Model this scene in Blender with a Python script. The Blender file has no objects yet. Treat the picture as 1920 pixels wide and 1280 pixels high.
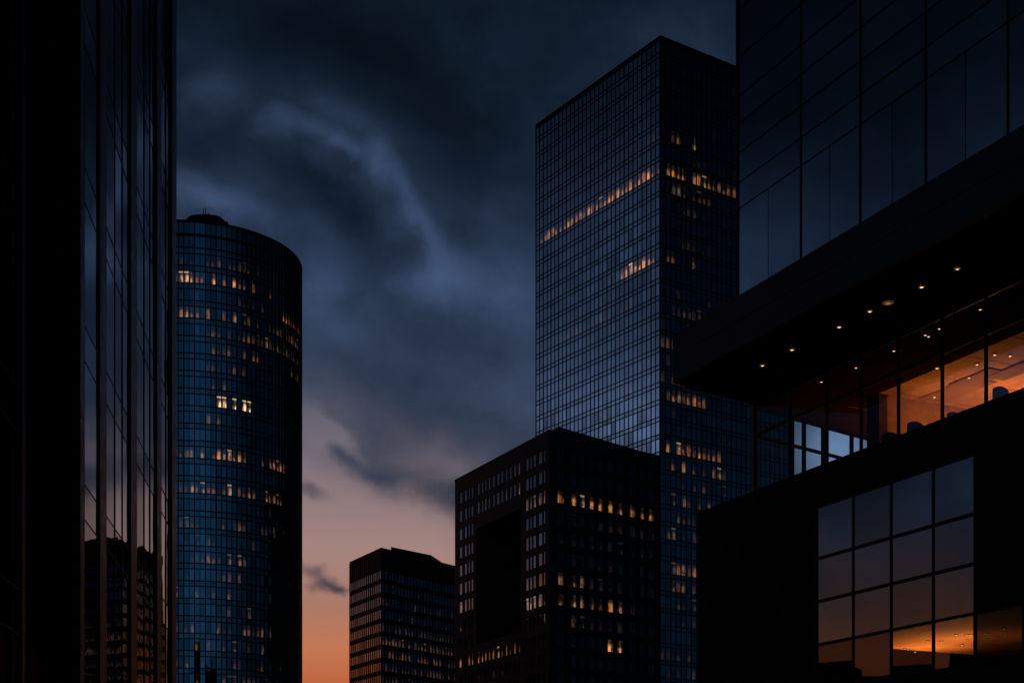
import bpy, math, random
from mathutils import Vector, Matrix
R = random.Random(7)
C = bpy.context.scene.collection
F = 2669.0; CX = 960.0; HY = 1580.0; EYE = 1.6

def srgb(r, g, b, k=1.0):
    def f(c):
        c /= 255.0
        return (c/12.92 if c <= .04045 else ((c+.055)/1.055)**2.4)*k
    return (f(r), f(g), f(b), 1.0)
def gp(px, z):                      # ground point seen in column px at depth z
    return Vector(((px-CX)/F*z, z))
def hz(py, z):                      # world height of image row py at depth z
    return (HY-py)/F*z + EYE

# ------------------------------------------------------------------ node helpers
class NT:
    def __init__(s, tree): s.t = tree; s.n = tree.nodes; s.l = tree.links
    def new(s, typ, ins=None, **kw):
        n = s.n.new(typ)
        for k, v in kw.items(): setattr(n, k, v)
        for k, v in (ins or {}).items(): s.put(n.inputs[k], v)
        return n
    def put(s, sock, v):
        if isinstance(v, bpy.types.NodeSocket): s.l.new(v, sock)
        else: sock.default_value = v
    def m(s, op, a, b=None, c=None, clamp=False):
        n = s.n.new('ShaderNodeMath'); n.operation = op; n.use_clamp = clamp
        s.put(n.inputs[0], a)
        if b is not None: s.put(n.inputs[1], b)
        if c is not None: s.put(n.inputs[2], c)
        return n.outputs[0]
    def ss(s, v, lo, hi, a=0.0, b=1.0):
        n = s.n.new('ShaderNodeMapRange'); n.interpolation_type = 'SMOOTHSTEP'
        s.put(n.inputs[0], v)
        for i, x in enumerate((lo, hi, a, b)): s.put(n.inputs[i+1], x)
        return n.outputs[0]
    def mix(s, f, a, b, mode='MIX'):
        n = s.n.new('ShaderNodeMix'); n.data_type = 'RGBA'; n.blend_type = mode
        s.put(n.inputs[0], f); s.put(n.inputs[6], a); s.put(n.inputs[7], b)
        return n.outputs[2]
    def noise(s, vec, scale, detail=3, rough=.5, col=False):
        n = s.new('ShaderNodeTexNoise', {'Vector': vec, 'Scale': scale, 'Detail': detail, 'Roughness': rough})
        return n.outputs[1] if col else n.outputs[0]
    def ramp(s, f, stops):
        n = s.n.new('ShaderNodeValToRGB'); cr = n.color_ramp
        while len(cr.elements) > 1: cr.elements.remove(cr.elements[-1])
        cr.elements[0].position = stops[0][0]; cr.elements[0].color = stops[0][1]
        for p, c in stops[1:]:
            e = cr.elements.new(p); e.color = c
        s.put(n.inputs[0], f); return n.outputs[0]

def mat(name):
    m = bpy.data.materials.new(name); m.use_nodes = True
    m.node_tree.nodes.clear()
    nt = NT(m.node_tree); nt.out = nt.new('ShaderNodeOutputMaterial')
    return m, nt

def simple(name, col, rough=.6, spec=.3, metal=0., var=.35, vs=.6, bump=0., joints=None, jdark=.35):
    """surface with dirt variation; joints=(w,h) draws panel joints on the metre UVs"""
    m, nt = mat(name)
    tc = nt.new('ShaderNodeTexCoord')
    n1 = nt.noise(tc.outputs['Object'], vs, 5, .6)
    n2 = nt.noise(tc.outputs['Object'], vs*9, 3, .6)
    v = nt.m('ADD', nt.m('MULTIPLY', n1, .7), nt.m('MULTIPLY', n2, .3))
    k = nt.ss(v, .3, .7, 1-var, 1+var)
    base = nt.mix(1.0, col, nt.new('ShaderNodeCombineXYZ', {0: k, 1: k, 2: k}).outputs[0], 'MULTIPLY')
    if joints:
        b = nt.new('ShaderNodeTexBrick', {'Vector': tc.outputs['UV'], 'Color1': (1, 1, 1, 1), 'Color2': (.78, .78, .78, 1),
                   'Mortar': (jdark, jdark, jdark, 1), 'Scale': 1.0, 'Mortar Size': .035, 'Brick Width': joints[0], 'Row Height': joints[1]}, offset=0.0)
        base = nt.mix(1.0, base, b.outputs[0], 'MULTIPLY')
    p = nt.new('ShaderNodeBsdfPrincipled', {'Base Color': base, 'Roughness': nt.ss(n2, .3, .7, max(rough-.1, .02), rough+.1),
               'Specular IOR Level': spec, 'Metallic': metal})
    if bump:
        bp = nt.new('ShaderNodeBump', {'Strength': bump, 'Distance': .02, 'Height': n2}); nt.l.new(bp.outputs[0], p.inputs['Normal'])
    nt.l.new(p.outputs[0], nt.out.inputs[0])
    return m

def glass(name, tint, rough=.03, wav=.006, tilt=.012, yaw=0., lit=(1.0, .36, .11), litk=1.0, body=(.004, .006, .01, 1), wscale=.35, style=0, yawdir=(0, 0, 0), transp=0.0):
    """reflective facade glass. 'pane' = (lit strength, rnd, rnd2). The room behind a lit pane shows as light with furniture and lamps in it."""
    m, nt = mat(name)
    tc = nt.new('ShaderNodeTexCoord'); geo = nt.new('ShaderNodeNewGeometry')
    at = nt.new('ShaderNodeAttribute', attribute_name='pane', attribute_type='GEOMETRY')
    sp = nt.new('ShaderNodeSeparateColor', {0: at.outputs[0]})
    L, r1, r2 = sp.outputs[0], sp.outputs[1], sp.outputs[2]
    # pane alignment and roller-wave distortion
    wn = nt.noise(tc.outputs['Object'], wscale, 2, .5, True)
    w = nt.new('ShaderNodeVectorMath', {0: wn, 1: (.5, .5, .5)}, operation='SUBTRACT')
    w = nt.new('ShaderNodeVectorMath', {0: w.outputs[0], 3: wav}, operation='SCALE')
    tl = nt.new('ShaderNodeCombineXYZ', {0: nt.m('SUBTRACT', r1, .5), 1: nt.m('SUBTRACT', r1, .5), 2: nt.m('SUBTRACT', r2, .5)})
    tl = nt.new('ShaderNodeVectorMath', {0: tl.outputs[0], 3: tilt}, operation='SCALE')
    a = nt.new('ShaderNodeVectorMath', {0: geo.outputs['Normal'], 1: w.outputs[0]}, operation='ADD')
    a = nt.new('ShaderNodeVectorMath', {0: a.outputs[0], 1: tl.outputs[0]}, operation='ADD')
    a = nt.new('ShaderNodeVectorMath', {0: a.outputs[0], 1: yawdir}, operation='ADD')  # shading-only turn that steers reflections
    nrm = nt.new('ShaderNodeVectorMath', {0: a.outputs[0]}, operation='NORMALIZE').outputs[0]
    kk = nt.m('MULTIPLY_ADD', r2, .55, .70)
    tcol = nt.mix(1.0, tint, nt.new('ShaderNodeCombineXYZ', {0: kk, 1: kk, 2: kk}).outputs[0], 'MULTIPLY')
    gl = nt.new('ShaderNodeBsdfGlossy', {'Color': tcol, 'Roughness': rough, 'Normal': nrm})
    if transp:
        df = nt.new('ShaderNodeBsdfTransparent', {'Color': (transp*.92, transp*1.0, transp*.98, 1)})
    else:
        df = nt.new('ShaderNodeBsdfDiffuse', {'Color': body})
    s1 = nt.new('ShaderNodeAddShader'); nt.l.new(gl.outputs[0], s1.inputs[0]); nt.l.new(df.outputs[0], s1.inputs[1])
    if litk == 0:
        nt.l.new(s1.outputs[0], nt.out.inputs[0]); return m
    uv = nt.new('ShaderNodeSeparateXYZ', {0: tc.outputs['UV']})
    u, v = uv.outputs[0], uv.outputs[1]
    seed = nt.m('MULTIPLY_ADD', r1, 57.0, nt.m('MULTIPLY', r2, 91.0))
    pv = nt.new('ShaderNodeCombineXYZ', {0: nt.m('MULTIPLY', u, 1.3), 1: nt.m('MULTIPLY', v, .7), 2: seed}).outputs[0]
    n1 = nt.noise(pv, 2.3, 2, .6)
    pv2 = nt.new('ShaderNodeCombineXYZ', {0: nt.m('MULTIPLY', u, 3.0), 1: nt.m('MULTIPLY', v, 1.2), 2: nt.m('ADD', seed, 9.)}).outputs[0]
    n2 = nt.noise(pv2, 3.0, 1, .5)
    vor = nt.new('ShaderNodeTexVoronoi', {'Vector': pv2, 'Scale': 1.6}, distance='CHEBYCHEV').outputs['Distance']
    ctr = nt.m('MULTIPLY_ADD', r1, .4, .3)                   # the lit bit of room seen between blinds and furniture
    bar = nt.ss(nt.m('ABSOLUTE', nt.m('SUBTRACT', u, ctr)), nt.m('MULTIPLY_ADD', r2, .24, .18), nt.m('MULTIPLY_ADD', r2, .16, .06), .07, 1.0)
    hgt = nt.m('MULTIPLY_ADD', r2, .45, .45)
    fall = nt.ss(v, hgt, nt.m('SUBTRACT', hgt, .35), .08, 1.0)
    furn = nt.ss(n1, .36, .58, .25, 1.15)
    lampd = nt.ss(vor, .10, .26, 1.6, 0.0)
    ceil = nt.m('MULTIPLY', nt.m('MULTIPLY', nt.ss(v, .80, .86, 0., 1.), nt.ss(r1, .88, .92, 0., .8)), nt.ss(v, 1.0, .96, 0., 1.))
    edge = nt.m('MULTIPLY', nt.ss(u, .0, .1), nt.ss(u, 1.0, .88))
    e = nt.m('MULTIPLY', nt.m('MULTIPLY', bar, fall), furn)
    e = nt.m('ADD', e, nt.m('MULTIPLY', lampd, nt.m('MULTIPLY', fall, .3)))
    e = nt.m('ADD', e, ceil)
    e = nt.m('MULTIPLY', nt.m('MULTIPLY', e, edge), nt.m('MULTIPLY', nt.m('POWER', L, 1.35), litk*.56))
    lc = nt.mix(nt.m('MULTIPLY', nt.ss(n2, .5, .8), .55), (lit[0], lit[1], lit[2], 1), (1, .55, .26, 1))
    lc = nt.mix(nt.ss(r1, .74, .80, 0., .55), lc, (1, .72, .46, 1))
    em = nt.new('ShaderNodeEmission', {'Color': lc, 'Strength': e})
    s2 = nt.new('ShaderNodeAddShader'); nt.l.new(s1.outputs[0], s2.inputs[0]); nt.l.new(em.outputs[0], s2.inputs[1])
    nt.l.new(s2.outputs[0], nt.out.inputs[0])
    return m

def emis(name, col, k):
    m, nt = mat(name)
    e = nt.new('ShaderNodeEmission', {'Color': col, 'Strength': k}); nt.l.new(e.outputs[0], nt.out.inputs[0]); return m

# ------------------------------------------------------------------ mesh helpers
class MB:
    def __init__(s): s.v = []; s.f = []; s.mi = []; s.uv = []; s.at = []; s.mats = []
    def quad(s, a, b, c, d, m=None, at=(0, 0, 0), uv=None):
        i = len(s.v); s.v += [Vector(a), Vector(b), Vector(c), Vector(d)]; s.f.append((i, i+1, i+2, i+3))
        if m not in s.mats: s.mats.append(m)
        s.mi.append(s.mats.index(m))
        if uv is None:
            w = (Vector(b)-Vector(a)).length; h = (Vector(d)-Vector(a)).length
            uv = ((0, 0), (w, 0), (w, h), (0, h))
        s.uv.append(uv); s.at.append(at)
    def poly(s, pts, m=None):
        i = len(s.v); s.v += [Vector(p) for p in pts]; s.f.append(tuple(range(i, i+len(pts))))
        if m not in s.mats: s.mats.append(m)
        s.mi.append(s.mats.index(m)); s.uv.append([(p[0], p[1]) for p in pts]); s.at.append((0, 0, 0))
    def prism(s, pts, z0, z1, m=None, caps=True, at=(0, 0, 0)):   # pts counter-clockwise seen from above
        n = len(pts)
        acc = 0
        for i in range(n):
            a = pts[i]; b = pts[(i+1) % n]; w = (Vector(b)-Vector(a)).length
            s.quad((a[0], a[1], z0), (b[0], b[1], z0), (b[0], b[1], z1), (a[0], a[1], z1), m, at, ((acc, z0), (acc+w, z0), (acc+w, z1), (acc, z1)))
            acc += w
        if caps:
            s.poly([(p[0], p[1], z1) for p in pts], m); s.poly([(p[0], p[1], z0) for p in reversed(pts)], m)
    def obj(s, name, parent=None, smooth=False):
        me = bpy.data.meshes.new(name); me.from_pydata(s.v, [], s.f)
        for m in s.mats: me.materials.append(m)
        me.polygons.foreach_set('material_index', s.mi)
        uvl = me.uv_layers.new(name='UVMap'); al = me.attributes.new('pane', 'FLOAT_COLOR', 'CORNER')
        fu = []; fa = []
        for u, a in zip(s.uv, s.at):
            for p in u: fu += [p[0], p[1]]; fa += [a[0], a[1], a[2], 1.0]
        uvl.data.foreach_set('uv', fu); al.data.foreach_set('color', fa)
        me.update()
        o = bpy.data.objects.new(name, me); C.objects.link(o)
        if parent: o.parent = parent
        return o

def thing(name, label, cat, group=None, loc=(0, 0, 0)):
    o = bpy.data.objects.new(name, None); C.objects.link(o); o.location = loc; o.empty_display_size = 1
    o['label'] = label; o['category'] = cat
    if group: o['group'] = group
    return o
def keep(objs, root):   # parts were built in world space: parent them so they stay put
    for o in objs: o.parent = root; o.matrix_parent_inverse = Matrix.Translation(root.location).inverted()

class Wall:
    """vertical wall from A to B (plan), outward normal n. P(s, h, out) -> world point"""
    def __init__(w, A, B):
        w.A = Vector(A); w.u = (Vector(B)-w.A); w.L = w.u.length; w.u.normalize()
        w.n = Vector((w.u.y, -w.u.x))
    def P(w, s, h, o=0.):
        p = w.A + w.u*s + w.n*o
        return Vector((p.x, p.y, h))
    def box(w, mb, s0, s1, h0, h1, o0, o1, m=None):
        P = w.P
        mb.quad(P(s0, h0, o1), P(s1, h0, o1), P(s1, h1, o1), P(s0, h1, o1), m)
        mb.quad(P(s0, h0, o0), P(s0, h0, o1), P(s0, h1, o1), P(s0, h1, o0), m)
        mb.quad(P(s1, h0, o1), P(s1, h0, o0), P(s1, h1, o0), P(s1, h1, o1), m)
        mb.quad(P(s0, h1, o1), P(s1, h1, o1), P(s1, h1, o0), P(s0, h1, o0), m)
        mb.quad(P(s0, h0, o0), P(s1, h0, o0), P(s1, h0, o1), P(s0, h0, o1), m)
        mb.quad(P(s1, h0, o0), P(s0, h0, o0), P(s0, h1, o0), P(s1, h1, o0), m)
    def q(w, mb, s0, s1, h0, h1, o=0., m=None, at=(0, 0, 0), unit=False):
        P = w.P
        uv = ((0, 0), (1, 0), (1, 1), (0, 1)) if unit else ((s0, h0), (s1, h0), (s1, h1), (s0, h1))
        mb.quad(P(s0, h0, o), P(s1, h0, o), P(s1, h1, o), P(s0, h1, o), m, at, uv)
    def s_at(w, px, o=0.):      # distance along the wall where image column px meets it
        A = w.A + w.n*o; k = (px-CX)/F
        return (k*A.y - A.x)/(w.u.x - k*w.u.y)

def proj(p):
    return (CX + p.x/p.y*F, HY - (p.z-EYE)/p.y*F)
def vis_area(pts, x0=0, x1=1920):
    pr = [proj(p) for p in pts]
    a = 0
    for i in range(len(pr)):
        x, y = pr[i]; X, Y = pr[(i+1) % len(pr)]; a += x*Y-X*y
    cx = sum(p[0] for p in pr)/len(pr); cy = sum(p[1] for p in pr)/len(pr)
    if cx < x0 or cx > x1 or cy < 0 or cy > 1280: return 0
    return abs(a)/2

def emit_windows(panes, root, m, hidden=None, name='window', limit=100):
    """panes: list of (pts, at). The largest in the picture become parts of their own, the rest one mesh."""
    sc = []
    for i, (pts, at) in enumerate(panes):
        a = vis_area(pts)
        if hidden and a > 0:
            cx, cy = proj(sum(pts, Vector())/4)
            if hidden(cx, cy): a = 0
        a *= (1+at[0]*3)**.02
        sc.append((-a, i))
    sc.sort(); big = {i for a, i in sc[:limit] if a < 0}
    rest = MB(); UVU = ((0, 0), (1, 0), (1, 1), (0, 1)); out = []
    for i, (pts, at) in enumerate(panes):
        if i in big:
            b = MB(); b.quad(*pts, m, at, UVU); out.append(b.obj(name))
        else: rest.quad(*pts, m, at, UVU)
    if rest.f:
        o = rest.obj(name); o['kind'] = 'stuff'; out.append(o)
    keep(out, root)

def rp(l=0.): return (l, R.random(), R.random())

# ------------------------------------------------------------------ materials
M_frame_blue = simple('anodised_frame_blue_black', (.006, .009, .014, 1), .45, .3, 0, .3, .4)
M_frame_black = simple('black_frame', (.004, .004, .005, 1), .5, .25, 0, .3, .5)
M_roof = simple('roof_gravel', (.03, .03, .032, 1), .9, .1, 0, .3, .5, .3)
M_stone = simple('brown_granite_cladding', (.052, .047, .048, 1), .55, .2, 0, .25, .25, .15, (1.9, 3.6), .45)
M_dark_panel = simple('charcoal_cladding', (.013, .0145, .0175, 1), .6, .05, 0, .12, .12, .03)
M_fascia = simple('graphite_metal_fascia', (.075, .11, .14, 1), .55, .1, 0, .10, .10, .03)
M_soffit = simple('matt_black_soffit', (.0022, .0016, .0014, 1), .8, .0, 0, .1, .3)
M_asph = simple('asphalt', (.05, .05, .05, 1), .85, .2, 0, .3, .4, .4)
M_conc = simple('pavement_concrete', (.18, .17, .16, 1), .8, .2, 0, .2, .6, .2, (1.2, 1.2), .6)
M_pier = simple('bronze_brown_cladding', (.030, .018, .016, 1), .38, .5, 0, .2, .3)

# ------------------------------------------------------------------ generic curtain-wall tower faces
def curtain(w, ncol, levels, top, lit, panes, frame, mfr, mw=.2, mh=.16, s0=0, s1=None, o=0., proud=.12, altern=True, spand=.26, hide_top=0.):
    """levels: list of window-bottom heights (ascending) + pitch; every storey = spandrel pane + vision pane"""
    s1 = w.L if s1 is None else s1
    cw = (s1-s0)/ncol
    hs, pitch = levels
    for fi, h in enumerate(hs):
        hv = h; ht = h+pitch*(1-spand)
        for c in range(ncol):
            a, b = s0+c*cw, s0+(c+1)*cw
            k = lit(fi, (c+.5)/ncol)
            panes.append(([w.P(a, hv, o), w.P(b, hv, o), w.P(b, ht, o), w.P(a, ht, o)], rp(k)))
            panes.append(([w.P(a, ht, o), w.P(b, ht, o), w.P(b, h+pitch, o), w.P(a, h+pitch, o)], (0, R.random(), R.random()*.6)))
        w.box(frame, s0, s1, hv-mh/2, hv+mh/2, o-.05, o+proud*.6, mfr)
        w.box(frame, s0, s1, ht-mh/2, ht+mh/2, o-.05, o+proud*.6, mfr)
    z0 = hs[0]; z1 = top
    for c in range(ncol+1):
        x = s0+c*cw; ww = mw*(1.0 if (not altern or c % 2 == 0) else .62)
        w.box(frame, x-ww/2, x+ww/2, z0, z1, o-.04, o+proud, mfr)

# ================================================================== tall glass tower
def tall_tower():
    zc = 300.0; Ht = hz(70, zc); k = (HY-70)/F*zc
    Lz = k*F/(HY-237); Rz = k*F/(HY-128)
    A = gp(1005, Lz); B = gp(1238, zc)
    d = gp(1380, Rz)-B; d.normalize()
    wr = Wall(B, B+d); sR = wr.s_at(1487); Cc = wr.P(sR, 0).xy
    root = thing('glass_tower', 'tallest flat-topped dark blue glass skyscraper with one fully lit storey across its left face', 'skyscraper', 'glass office towers', (B.x, B.y+10, 0))
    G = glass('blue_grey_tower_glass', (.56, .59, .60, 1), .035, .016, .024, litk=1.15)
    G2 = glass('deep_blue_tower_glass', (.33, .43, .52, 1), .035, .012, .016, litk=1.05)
    pitch = 32.55/F*zc; kmax = int((HY-162)/32.55)
    top0 = hz(162, zc)                       # first floor line
    hs = [top0-pitch*i for i in range(0, kmax+1)]; hs = [h for h in hs if h > 4]; hs = [top0+pitch]+hs
    hs_up = list(reversed(hs)); n = len(hs_up)
    wl = Wall(A, B); wr = Wall(B, Cc)
    # short chamfer at the far right
    D1 = Cc.copy()
    def lit_l(fi, t):                        # t from far-left to corner
        kk = n-2-fi                          # index of floor line counted from the top
        r = R.random(); e = 1-t
        if kk == 5: return (.45+.5*R.random())*(1 if t < .97 else .3)*(.55+.5*math.sin(min(t*1.2, 1)*1.57)) if t > .02 else 0
        if kk == 10:
            if .04 < e < .30: return .6+.5*r
            if .30 <= e < .48: return .25*r
        if kk == 12 and .2 < e < .8: return .09*r+.02
        if kk == 11 and .25 < e < .7: return .05*r
        if kk == 4 and .25 < e < .45: return .05*r
        if kk == 3 and e < .1: return .08*r
        if kk in (14, 17, 18) and r > .8: return .05
        return 0
    rows_r = {3: (.08, .42, .75, .5), 5: (.07, .95, .75, .95), 6: (.1, .58, .55, .7), 7: (.15, .6, .12, .6), 4: (.3, .9, .04, .5),
              10: (.05, .5, .28, .5), 9: (.1, .6, .08, .5), 12: (.05, .6, .12, .5), 13: (.1, .5, .18, .6), 14: (0, .6, .1, .5), 15: (0, .5, .22, .6), 16: (0, .5, .22, .6), 17: (0, .4, .25, .6),
              18: (.05, .55, .6, .9), 19: (.1, .5, .06, .5), 21: (.04, .72, .8, .9), 22: (.1, .75, .65, .85), 23: (.2, .8, .25, .5), 24: (.1, .6, .3, .6), 25: (.1, .6, .25, .6),
              26: (.05, .9, .25, .6), 28: (.1, .9, .6, .9), 29: (.1, .9, .35, .8), 30: (0, .9, .28, .7), 31: (0, .8, .1, .6), 33: (0, .9, .15, .5), 35: (0, 1, .3, .8), 34: (0, 1, .12, .5), 37: (0, 1, .3, .7), 38: (0, 1, .2, .7)}
    def lit_r(fi, t):
        kk = n-2-fi; t = t*1.58; q = rows_r.get(kk)
        if not q: return .02*R.random() if R.random() > .9 else 0
        a, b, st, pr = q
        if not a <= t <= b or R.random() > pr: return 0
        if kk == 5: return (.55+.4*R.random())*(1-.7*t)
        return st*(.25+.85*R.random()**1.6)*(1-.65*max(0, (t-.35)/.65))
    pl = []; pr_ = []; fr = MB()
    topg = hs[0]+pitch*2.0
    curtain(wl, 30, (hs_up, pitch), Ht-.2, lit_l, pl, fr, M_frame_blue, .15, .19)
    curtain(wr, 27, (hs_up, pitch), Ht-.2, lit_r, pr_, fr, M_frame_blue, .17, .18)
    # crown panels above the last storey
    hk = hs_up[-1]+pitch; 
    zt = hz(78, zc)
    par = MB()
    for w, pn_, nb in ((wl, pl, 30), (wr, pr_, 27)):
        for c in range(nb):
            a, b = w.L/nb*c, w.L/nb*(c+1)
            pn_.append(([w.P(a, hk), w.P(b, hk), w.P(b, zt), w.P(a, zt)], (0, R.random(), R.random()*.4)))
        w.box(fr, 0, w.L, hk-.1, hk+.1, -.05, .08, M_frame_blue)
    for w in (wl, wr):
        nb = 30 if w is wl else 27
        for c in range(nb):
            w.box(par, w.L/nb*c+.04, w.L/nb*(c+1)-.04, zt+.02, Ht, -.4, .02, M_frame_blue)
        w.box(par, 0, w.L, Ht, Ht+.35, -.5, .14, M_frame_black)
    par = par.obj('parapet')
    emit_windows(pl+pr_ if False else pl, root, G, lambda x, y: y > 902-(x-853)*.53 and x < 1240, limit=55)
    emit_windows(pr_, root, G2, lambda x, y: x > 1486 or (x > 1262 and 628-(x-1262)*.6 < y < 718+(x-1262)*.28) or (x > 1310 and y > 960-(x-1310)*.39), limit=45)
    fo = fr.obj('window_frame')
    base = MB()
    back1 = D1 + Vector((8, 55)); back2 = A + Vector((8, 60))
    for a, b in ((D1, back1), (back1, back2), (back2, A)):
        w = Wall(a, b); w.q(base, 0, w.L, 0, Ht, 0, M_dark_panel)
    for w in (wl, wr): w.q(base, 0, w.L, 0, hs_up[0], 0, M_dark_panel)
    rw = base.obj('wall')
    rf = MB(); rf.poly([(p.x, p.y, Ht-.5) for p in (A, B, Cc, back1, back2)], M_roof); 
    ro = rf.obj('roof')
    # roof-edge maintenance gear on the right parapet
    gear = MB()
    for i in range(26):
        s = wr.L*(.17+.017*i); hgt = .15+.5*R.random()
        wr.box(gear, s, s+.25+.9*R.random(), Ht+.3, Ht+.35+hgt, -1.4, -.6, M_frame_black)
    wr.box(gear, wr.L*.18, wr.L*.62, Ht+.72, Ht+.78, -.8, -.74, M_frame_black)
    go = gear.obj('maintenance_rail')
    # corner trim catching the sky
    ct = MB(); wl.box(ct, wl.L-.12, wl.L+.1, hs_up[0], Ht, .0, .22, M_fascia)
    cto = ct.obj('corner_trim')
    keep([fo, par, rw, ro, go, cto], root)
tall_tower()

# ================================================================== round tower
def round_tower():
    d = 302.5*.86; Rr = 21.35*.86; df = d-Rr; c = gp(375, d)
    az = math.atan2(c.x, c.y)
    Ht = hz(412, df)
    root = thing('round_tower', 'cylindrical dark blue glass tower with curved lit storeys, right of the near black facade', 'skyscraper', 'glass office towers', (c.x, c.y, 0))
    G = glass('saturated_blue_glass', (.27, .37, .42, 1), .03, .014, .020, litk=1.2)
    pitch = 32.8/F*df; N = 128
    def pt(i, r): 
        a = 2*math.pi*i/N + math.pi - 0 + az
        return Vector((c.x+math.sin(a)*r, c.y+math.cos(a)*r))   # i=0 faces the camera
    # facing index: negative -> image left? i increasing turns toward image left (x decreasing)
    L = [hz(497+32.8*j, df) for j in range(0, 35)]; L = [h for h in L if h > 4]
    rows = [(h, pitch) for h in L]
    panes = []; fr = MB()
    lit = {0: [(-15, 12, .22, .55)], 1: [(-15, 10, 1.0, .8), (10, 15, .8, .6)], 2: [(-15, 0, .08, .6), (8, 14, .15, .5), (19, 30, .85, .9)], 3: [(-12, 10, .55, .55), (12, 18, .3, .5), (18, 28, .4, .9)],
           4: [(2, 12, .3, .7), (13, 26, .35, .8)], 5: [(2, 12, .35, .7), (22, 30, .35, .8)], 6: [(2, 10, .25, .5)], 7: [(2, 8, .5, .7)], 8: [(4, 5, .0, 1)], 9: [(2, 9, .55, .6)],
           11: [(-15, 9, .85, .85), (13, 19, .6, .9)], 13: [(-15, 6, .5, .75), (5, 18, .8, .85)], 15: [(-6, 16, .36, .6)], 16: [(-2, 12, .18, .4)], 17: [(-6, 10, .38, .6)], 18: [(-4, 10, .2, .4)],
           19: [(-8, 10, .36, .4)], 20: [(-6, 10, .2, .4)], 21: [(-6, 14, .4, .5)], 22: [(-4, 14, .32, .4)], 23: [(-6, 14, .32, .4)], 24: [(-6, 14, .3, .6)]}
    for i in range(N):
        ii = i if i < N/2 else i-N           # 0 = towards camera, negative ii = image right
        a = pt(i+1, Rr); b = pt(i, Rr)       # order so normal points outward
        k_img = -ii                           # positive = image right
        for j, h in enumerate(L):
            hv = h; hm = h+pitch*.68
            l = 0
            for (p, q, st, pr) in lit.get(j, []):
                if p <= k_img <= q and R.random() < pr: l = st*(.22+.85*R.random()**2)
            if j == 8 and k_img in (4, 5, 7, 9, 10): l = 1.7
            if j == 8: 
                pass
            A3 = lambda p, z: Vector((p.x, p.y, z))
            r1 = (.9 if (j == 8 and l > 1) else R.random())
            panes.append(([A3(b, hv), A3(a, hv), A3(a, hm), A3(b, hm)], (l, r1, R.random())))
            panes.append(([A3(b, hm), A3(a, hm), A3(a, h+pitch), A3(b, h+pitch)], (0, R.random(), R.random()*.7)))
    # fix winding so that normals point outwards
    fixed = []
    for pts, at in panes:
        nrm = (pts[1]-pts[0]).cross(pts[3]-pts[0]); o = (pts[0].xy-c)
        if nrm.xy.dot(o) < 0: pts = [pts[1], pts[0], pts[3], pts[2]]
        fixed.append((pts, at))
    # upper bands: two tall crown storeys
    bands = [(L[0]+pitch, hz(441, df)), (hz(439, df), Ht-.3)]
    for (z0, z1) in bands:
        for i in range(N):
            a = pt(i+1, Rr); b = pt(i, Rr)
            pts = [Vector((b.x, b.y, z0)), Vector((a.x, a.y, z0)), Vector((a.x, a.y, z1)), Vector((b.x, b.y, z1))]
            nrm = (pts[1]-pts[0]).cross(pts[3]-pts[0])
            if nrm.xy.dot(pts[0].xy-c) < 0: pts = [pts[1], pts[0], pts[3], pts[2]]
            fixed.append((pts, (0, R.random(), R.random()*.5)))
    def ring(mb, r0, r1, z0, z1, m):
        for i in range(N):
            a0, b0, a1, b1 = pt(i+1, r0), pt(i, r0), pt(i+1, r1), pt(i, r1)
            mb.quad((a1.x, a1.y, z0), (b1.x, b1.y, z0), (b1.x, b1.y, z1), (a1.x, a1.y, z1), m)
            mb.quad((a0.x, a0.y, z1), (a1.x, a1.y, z1), (b1.x, b1.y, z1), (b0.x, b0.y, z1), m)
            mb.quad((a0.x, a0.y, z0), (b0.x, b0.y, z0), (b1.x, b1.y, z0), (a1.x, a1.y, z0), m)
    for h in L:
        ring(fr, Rr-.05, Rr+.09, h-.09, h+.09, M_frame_blue); ring(fr, Rr-.05, Rr+.09, h+pitch*.68-.08, h+pitch*.68+.08, M_frame_blue)
    ring(fr, Rr-.05, Rr+.12, hz(442, df), hz(437, df), M_frame_black)
    ring(fr, Rr-.05, Rr+.1, hz(464.5, df), hz(462, df), M_frame_blue)
    for i in range(N):
        p = pt(i, Rr); t = (pt(i+.5, Rr)-pt(i-.5, Rr)).normalized(); n = (p-c).normalized(); w = .10 if i % 2 else .065
        q0, q1, q2, q3 = p-t*w-n*.04, p+t*w-n*.04, p+t*w+n*.14, p-t*w+n*.14
        for a, b in ((q0, q3), (q3, q2), (q2, q1)):
            fr.quad((a.x, a.y, L[-1]), (b.x, b.y, L[-1]), (b.x, b.y, Ht-.3), (a.x, a.y, Ht-.3), M_frame_blue)
    fo = fr.obj('window_frame')
    emit_windows(fixed, root, G, lambda x, y: x < 332)
    pa = MB(); ring(pa, Rr-.7, Rr+.16, Ht-.35, Ht, M_frame_black); po = pa.obj('parapet')
    wa = MB(); ring(wa, Rr-.1, Rr, 0, L[-1], M_dark_panel); wo = wa.obj('wall')
    rf = MB(); rf.poly([(pt(i, Rr-.1).x, pt(i, Rr-.1).y, Ht-.4) for i in range(N)], M_roof); ro = rf.obj('roof')
    # roof plant: low stepped drum near the front edge, with boxes
    pl = MB()
    cc = gp(384, df+3.6)
    def drum(r, z0, z1, seg, m, ctr, sq=1.):
        pts = [(ctr.x+math.cos(2*math.pi*k/seg)*r, ctr.y+math.sin(2*math.pi*k/seg)*r*sq) for k in range(seg)]
        pl.prism(pts, z0, z1, m)
    drum(3.3, Ht-.4, hz(409.5, df+3), 20, M_frame_black, cc, .5)
    drum(2.9, Ht, hz(405.5, df+3), 16, M_dark_panel, cc, .5)
    drum(1.7, Ht, hz(403.0, df+3), 14, M_frame_black, cc, .5)
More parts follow.
